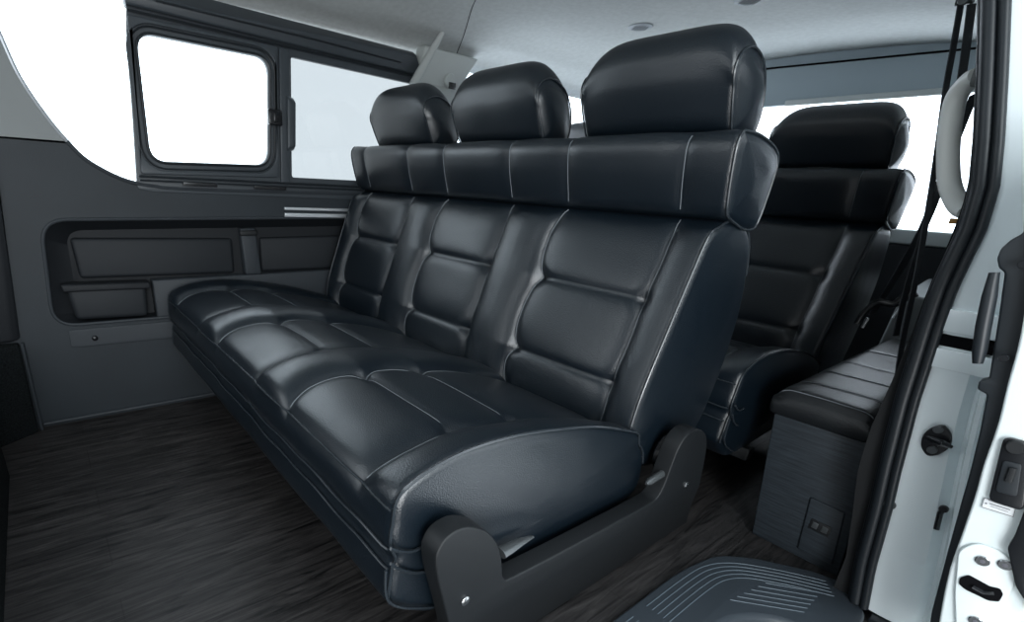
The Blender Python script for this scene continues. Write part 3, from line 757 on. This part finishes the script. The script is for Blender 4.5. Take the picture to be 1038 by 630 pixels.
# door shell behind that edge (outer skin)
V = []; Fc = []; 
for k, (y, z) in enumerate(edge):
    V += [(DX + .02, y - .060, z), (DX + .02, y - .15, z), (2.15, y - .15, z), (2.15, y - .060, z)]
for k in range(len(edge) - 1):
    for i in range(4): Fc.append([k * 4 + i, k * 4 + (i + 1) % 4, (k + 1) * 4 + (i + 1) % 4, (k + 1) * 4 + i])
Fc += [[0, 1, 2, 3], [len(V) - 4, len(V) - 3, len(V) - 2, len(V) - 1]]
mk('door_shell', V, Fc, DOORPAINT, dr, sharp=30)
# dark inner trim at the left of the edge
tx = DX + .016
tp = [dpt(*p, tx) for p in [(1034, 235), (1030, 245), (1020, 250), (1012, 258), (1010, 272), (1020, 274), (1014, 300), (1008, 350), (1003, 385), (997, 392), (985, 388), (991, 380), (993, 370), (990, 390), (1001, 400), (996, 440), (984, 480), (960, 570), (945, 640), (950, 690), (965, 690), (975, 560), (1000, 470), (1025, 400), (1045, 240)]]
tp = [dpt(*p, tx) for p in [(1040, 196), (1037, 236), (1024, 243), (1014, 252), (1010, 262), (1012, 272), (1018, 276), (1012, 320), (1002, 384), (992, 386), (990, 395), (1000, 400), (993, 437), (983, 478), (971, 520), (960, 560), (944, 620), (934, 680), (970, 690), (990, 560), (1020, 470), (1045, 400), (1060, 200)]]
plate('door_trim', [rpoly(tp, .004, 4)], YZ(tx + .016), .026, RUBBER, .003, dr)
g = MB(); P = [on_x(px, py, DX + .004) for px, py in ((1008, 276), (1003, 300), (997, 330), (993, 355), (991, 368))]; g.tube(P, [.006, .0085, .009, .0085, .006], 12); g.build('pull_roll', RUBBER, dr)
# the trim's two screws
for px, py in ((1037, 268), (1017, 363)):
    p = on_x(px, py, DX - .001); MB().disc(p + Vector((.006, 0, 0)), (-1, 0, 0), .006, .006).build('trim_screw', BLACKGLOSS, dr)
# latch bezel, label and lower lock on the edge
fx = DX
def fplate(name, pts, m, x, th, bev, r, par=dr): return plate(name, [rpoly([dpt(px, py, x) for px, py in pts], r, 5)], YZ(x - th / 2 + .001), th, m, bev, par)
bz = fplate('latch_bezel', [(1018, 441), (1046, 448), (1038, 517), (1002, 506)], BLACKGLOSS, fx - .002, .008, .002, .010)
fplate('bezel_well', [(1017, 466), (1036, 470), (1031, 503), (1009, 497)], RUBBER, fx - .009, .004, .001, .005, bz)
p = on_x(1030, 453, fx - .010); MB().disc(p, (-1, 0, 0), .011, .004).build('key_knob', BRACKET, bz)
g = MB(); a = on_x(1027, 474, fx - .014); b = on_x(1022, 488, fx - .014); g.tube([a, b], .0045, 8, flat=.5); g.build('lock_tab', BRACKET, bz)
lb = fplate('label', [(998, 504), (1030, 513), (1027, 524), (995, 514)], WHITETAG, fx - .002, .0016, .0, .003)
g = MB(); P = [on_x(px, py, fx - .0035) for px, py in ((998, 504.5), (1030, 513.5), (1027, 523.5), (995, 513.5))]; g.tube(P, .0005, 5, True)
for a, b in (((1002, 506.5), (1012, 509.5)), ((1014, 510), (1027, 514)), ((1003, 510), (1024, 516.5)), ((1004, 512.5), (1022, 518.5))): g.tube([on_x(*a, fx - .0035), on_x(*b, fx - .0035)], .0006 if a[1] < 510.5 else .0003, 5)
g.disc(on_x(999.6, 509.8, fx - .003), (-1, 0, 0), .0012, .0008, 8); g.build('print', INK, lb)
fplate('lower_handle', [(1040, 512), (1052, 512), (1050, 620), (1036, 600), (1030, 590), (1022, 552), (1029, 541)], BLACKGLOSS, fx - .002, .014, .002, .006)
lk = fplate('lock_plate', [(972, 556), (990, 549), (1012, 556), (1030, 570), (1029, 590), (1015, 620), (996, 660), (970, 650), (968, 600)], DOORPAINT, fx - .002, .005, .002, .012)
sl = [(973, 585), (982, 582), (993, 588), (1004, 594), (1014, 596), (1017, 602), (1013, 609), (1002, 608), (990, 602), (979, 597), (972, 591)]
fplate('lock_slot', sl, DARKGAP, fx - .006, .003, .0, .003, lk)
g = MB(); g.tube([on_x(px, py, fx - .010) for px, py in ((986, 594), (997, 600), (1008, 601))], .0035, 8); g.build('lock_pawl', BLACKGLOSS, lk)
for px, py in ((996, 568), (1019, 572), (989, 629)):
    p = on_x(px, py, fx - .006); o = MB().disc(p, (-1, 0, 0), .0085, .003).build('lock_screw', STEEL, lk)
    MB().disc(p + Vector((-.0032, 0, 0)), (-1, 0, 0), .0032, .0006, 12).build('screw_recess', INK, o)
tag(dr, 'white sliding door pushed open at the right edge, with black latch, small label and lock plate', 'door')

# ====================================================== GRAB HANDLE AND BELTS
HX = 1.40
P = catmull([on_x(px, py, x) for px, py, x in ((992, 76, 1.385), (982, 82, 1.40), (969, 100, 1.42), (963, 130, 1.425), (961, 160, 1.425), (963, 188, 1.42), (972, 208, 1.40), (981, 214, 1.385))], 8)
gh = empty('grab_handle', (1.40, .22, .94))
g = MB(); g.tube(P, [.0165] * len(P), 16, flat=.85); g.build('grip', HANDLE, gh)
for k in (0, -1): MB().tube([P[k] + Vector((0, .004, 0)), P[k] + Vector((-.002, -.022, 0))], .018, 14).build('mount', LIGHTTRIM, gh)
tag(gh, 'ivory curved grab handle on the pillar at the right of the doorway', 'grab handle')
def strap(name, P, w, label, m=BELT, th=.0016, side=Vector((1, -.35, 0))):
    P = catmull(P, 6); V = []; Fc = []; N = len(P)
    for i, p in enumerate(P):
        t = (P[min(i + 1, N - 1)] - P[max(i - 1, 0)]).normalized(); s_ = (side - t * side.dot(t)).normalized() ; n_ = t.cross(s_)
        V += [p - s_ * w / 2 - n_ * th / 2, p + s_ * w / 2 - n_ * th / 2, p + s_ * w / 2 + n_ * th / 2, p - s_ * w / 2 + n_ * th / 2]
    for i in range(N - 1):
        for k in range(4): Fc.append([i * 4 + k, i * 4 + (k + 1) % 4, (i + 1) * 4 + (k + 1) % 4, (i + 1) * 4 + k])
    Fc += [[0, 1, 2, 3], [(N - 1) * 4 + k for k in (3, 2, 1, 0)]]
    o = mk(name, V, Fc, m, base=tuple(P[0]), smooth=False); tag(o, label, 'seat belt'); return o
strap('seat_belt', [on_x(px, py, x) for px, py, x in ((974, 4, 1.47), (966, 50, 1.47), (958, 95, 1.47), (946, 180, 1.465), (929, 280, 1.45), (915, 345, 1.44), (906, 410, 1.44))], .017, 'black seat belt webbing hanging straight from the pillar anchor to the padded box')
strap('seat_belt', [on_x(px, py, x) for px, py, x in ((985, 4, 1.48), (979, 50, 1.49), (972, 95, 1.50), (958, 170, 1.56), (935, 232, 1.66), (905, 285, 1.76), (884, 318, 1.80))], .024, 'black seat belt webbing slanting from the pillar anchor down to the back bench')
strap('seat_belt', [on_x(px, py, x) for px, py, x in ((988, 95, 1.50), (975, 128, 1.53), (957, 175, 1.56), (940, 222, 1.58), (928, 262, 1.59), (917, 300, 1.59), (908, 340, 1.59))], .020, 'short black seat belt section passing behind the ivory grab handle')
p = on_x(978, 2, 1.475); g = MB(); g.tube([p + Vector((-.0, .012, .004)), p + Vector((0, -.012, .004))], .009, 10); g.disc(p + Vector((-.008, 0, 0)), (-1, 0, 0), .008, .006)
tag(g.build('belt_loop', LEVER, base=tuple(p)), 'grey metal belt loop with bolt at the top of the right pillar', 'belt loop')
g = MB(); P = catmull([on_x(px, py, 1.72) for px, py in ((868, 328), (876, 316), (890, 306), (905, 308), (916, 302), (928, 296))], 6); g.tube(P, [.006 + .006 * i / len(P) for i in range(len(P))], 10, flat=.7)
bk = g.build('buckle_stalk', BLACKGLOSS, base=tuple(P[0])); tag(bk, 'black curved belt buckle stalk between the back bench and the pillar', 'belt buckle')
a = on_x(880, 322, 1.70); b = on_x(874, 332, 1.70); MB().tube([a, b], .004, 6, flat=.4).build('metal_tongue', STEEL, bk)
g = MB(); a = on_x(914, 309, 1.66); b = on_x(905, 322, 1.66); g.tube([a, b], .0022, 6); tag(g.build('belt_tag', WHITETAG, base=tuple(a)), 'tiny white tag hanging from the belt buckle', 'tag')
g = MB(); p = on_x(968, 224, 1.42); g.box(p - Vector((.001, .008, .005)), p + Vector((.001, .008, .005)), .0005)
tag(g.build('amber_tag', AMBER, base=tuple(p)), 'small amber tag just under the ivory grab handle', 'tag')

# ================================================================= STEP PLATE
sp = empty('entry_step', (1.1, .2, 0))
ol = [on_z(px, py, .012) for px, py in ((640, 618), (690, 577), (722, 560), (745, 557), (795, 564), (850, 592))]
a0 = ol[1] - ol[0]
pts2 = [(-.3, .352), (.80, .352), (1.08, .352), (1.22, .330), (1.29, .275), (1.375, .160), (1.385, .095), (1.30, .05), (-.3, .05)]
well = [(-.3, .235), (.96, .235), (1.06, .215), (1.13, .165), (1.16, .09), (1.16, .051), (-.3, .051)]
top = rpoly(pts2, [0, .01, .08, .07, .08, .03, .03, .02, 0], 8)
wel = rpoly(well, [0, .02, .06, .06, .03, 0, 0], 8)
full = rpoly(pts2[:-2] + [(1.30, .05), (1.16, .05)] + [(1.16, .09), (1.13, .165), (1.06, .215), (.96, .235), (-.3, .235)], [0, .01, .08, .07, .08, .03, .03, .02, 0, .03, .06, .06, .02, 0], 8)
V, Fc = plate_mesh([full], .016, .005, 4)
mk('tread', [Vector((v.x, v.y, .007 + v.z)) for v in V], Fc, STEPMAT, sp, sharp=50)
# the lower well, falling away behind a rounded nose
w0 = [Vector((a, b, 0)) for a, b in wel]
V = []; Fc = []; lay = [(0, .014), (-.004, .0155), (.006, .013), (.012, .004), (.016, -.02), (.020, -.06)]
c0 = Vector((.4, .05, 0)); n0 = len(w0)
def inset(P, d):
    out = []
    for i, p in enumerate(P):
        t = (P[(i + 1) % len(P)] - P[i - 1]); nn = Vector((t.y, -t.x, 0)).normalized(); 
        if nn.dot(p - Vector((.3, .1, 0))) < 0: nn = -nn
        out.append(p - nn * d)
    return out
for d, z in lay: V += [Vector((p.x, p.y, z)) for p in inset(w0, d)]
for k in range(len(lay) - 1):
    for i in range(n0): Fc.append([k * n0 + i, k * n0 + (i + 1) % n0, (k + 1) * n0 + (i + 1) % n0, (k + 1) * n0 + i])
Fc.append([(len(lay) - 1) * n0 + i for i in range(n0)])
mk('step_well', V, Fc, STEPMAT, sp, sharp=60)
# grip ridges
rg = Lines(); base_l = catmull([Vector((x, y, 0)) for x, y in ((.55, .352), (.86, .352), (1.08, .350), (1.17, .338), (1.235, .305), (1.29, .25), (1.33, .20), (1.365, .150))], 10)
def shift(P, d):
    out = []
    for i, p in enumerate(P):
        t = P[min(i + 1, len(P) - 1)] - P[max(i - 1, 0)]; nn = Vector((t.y, -t.x, 0)).normalized(); out.append(p + nn * d)
    return out
for k in range(5):
    L = shift(base_l, .018 + k * .0125)
    A = [p for p in L if .90 < p.x < 1.39]; B_ = [p for p in L if p.x < .875]
    for Q in (A, B_):
        if len(Q) > 2: rg.tube([Vector((p.x, p.y, .0155)) for p in resample(Q, 40, False)], .0012, 5)
for k in range(2, 8):
    t = k / 7; a = on_z(790 - 50 * t, 583.5 + 24 * t, .0155); b = on_z(838 - 23 * t, 592.5 + 27.5 * t, .0155)
    rg.tube([a, a.lerp(b, .5), b], .0012, 5)
rg.build('grip_ridges', RIDGE, sp)
tag(sp, 'slate grey ridged plastic entry step at the bottom of the doorway', 'step')

# ================================================================== LIGHTING
w = bpy.data.worlds.new('world'); bpy.context.scene.world = w; w.use_nodes = True; nt = w.node_tree; bg = nt.nodes['Background']
tc = nt.nodes.new('ShaderNodeTexCoord'); sx = nt.nodes.new('ShaderNodeSeparateXYZ'); nt.links.new(tc.outputs['Generated'], sx.inputs[0])
# white studio beyond the windows (+x/+y), a darker hall on the doorway side
ad = nt.nodes.new('ShaderNodeMath'); ad.operation = 'ADD'; nt.links.new(sx.outputs[0], ad.inputs[0]); nt.links.new(sx.outputs[1], ad.inputs[1])
rp = nt.nodes.new('ShaderNodeMapRange'); rp.inputs[1].default_value = -.7; rp.inputs[2].default_value = .45; rp.inputs[3].default_value = .26; rp.inputs[4].default_value = 5.0
nt.links.new(ad.outputs[0], rp.inputs[0]); nt.links.new(rp.outputs[0], bg.inputs['Strength']); bg.inputs['Color'].default_value = (.84, .93, 1, 1)
def area(name, loc, target, size, power, col=(1, 1, 1), sy=None):
    d = bpy.data.lights.new(name, 'AREA'); d.energy = power; d.size = size; d.color = col
    if sy: d.shape = 'RECTANGLE'; d.size_y = sy
    o = bpy.data.objects.new(name, d); C.objects.link(o); o.location = loc
    o.rotation_euler = (Vector(target) - Vector(loc)).to_track_quat('-Z', 'Y').to_euler(); return o
area('softbox_doorway', (.1, -1.5, 1.9), (1.0, .9, .5), 1.4, 44, (.88, .96, 1))
area('softbox_front', (-.9, 1.1, 1.22), (.9, 1.1, .45), .9, 5, (.90, .96, 1))
area('fill_jamb', (-.6, -1.3, .85), (1.2, .3, .6), .6, 22, (.93, .97, 1))  # unseen fill, added to lift the white jamb and the near bolster edge
area('fill_up', (-.4, -1.1, .25), (1.3, 1.3, 1.42), 1.2, 20, (.95, .98, 1))  # unseen low fill, added to brighten the ceiling in place of bounced light
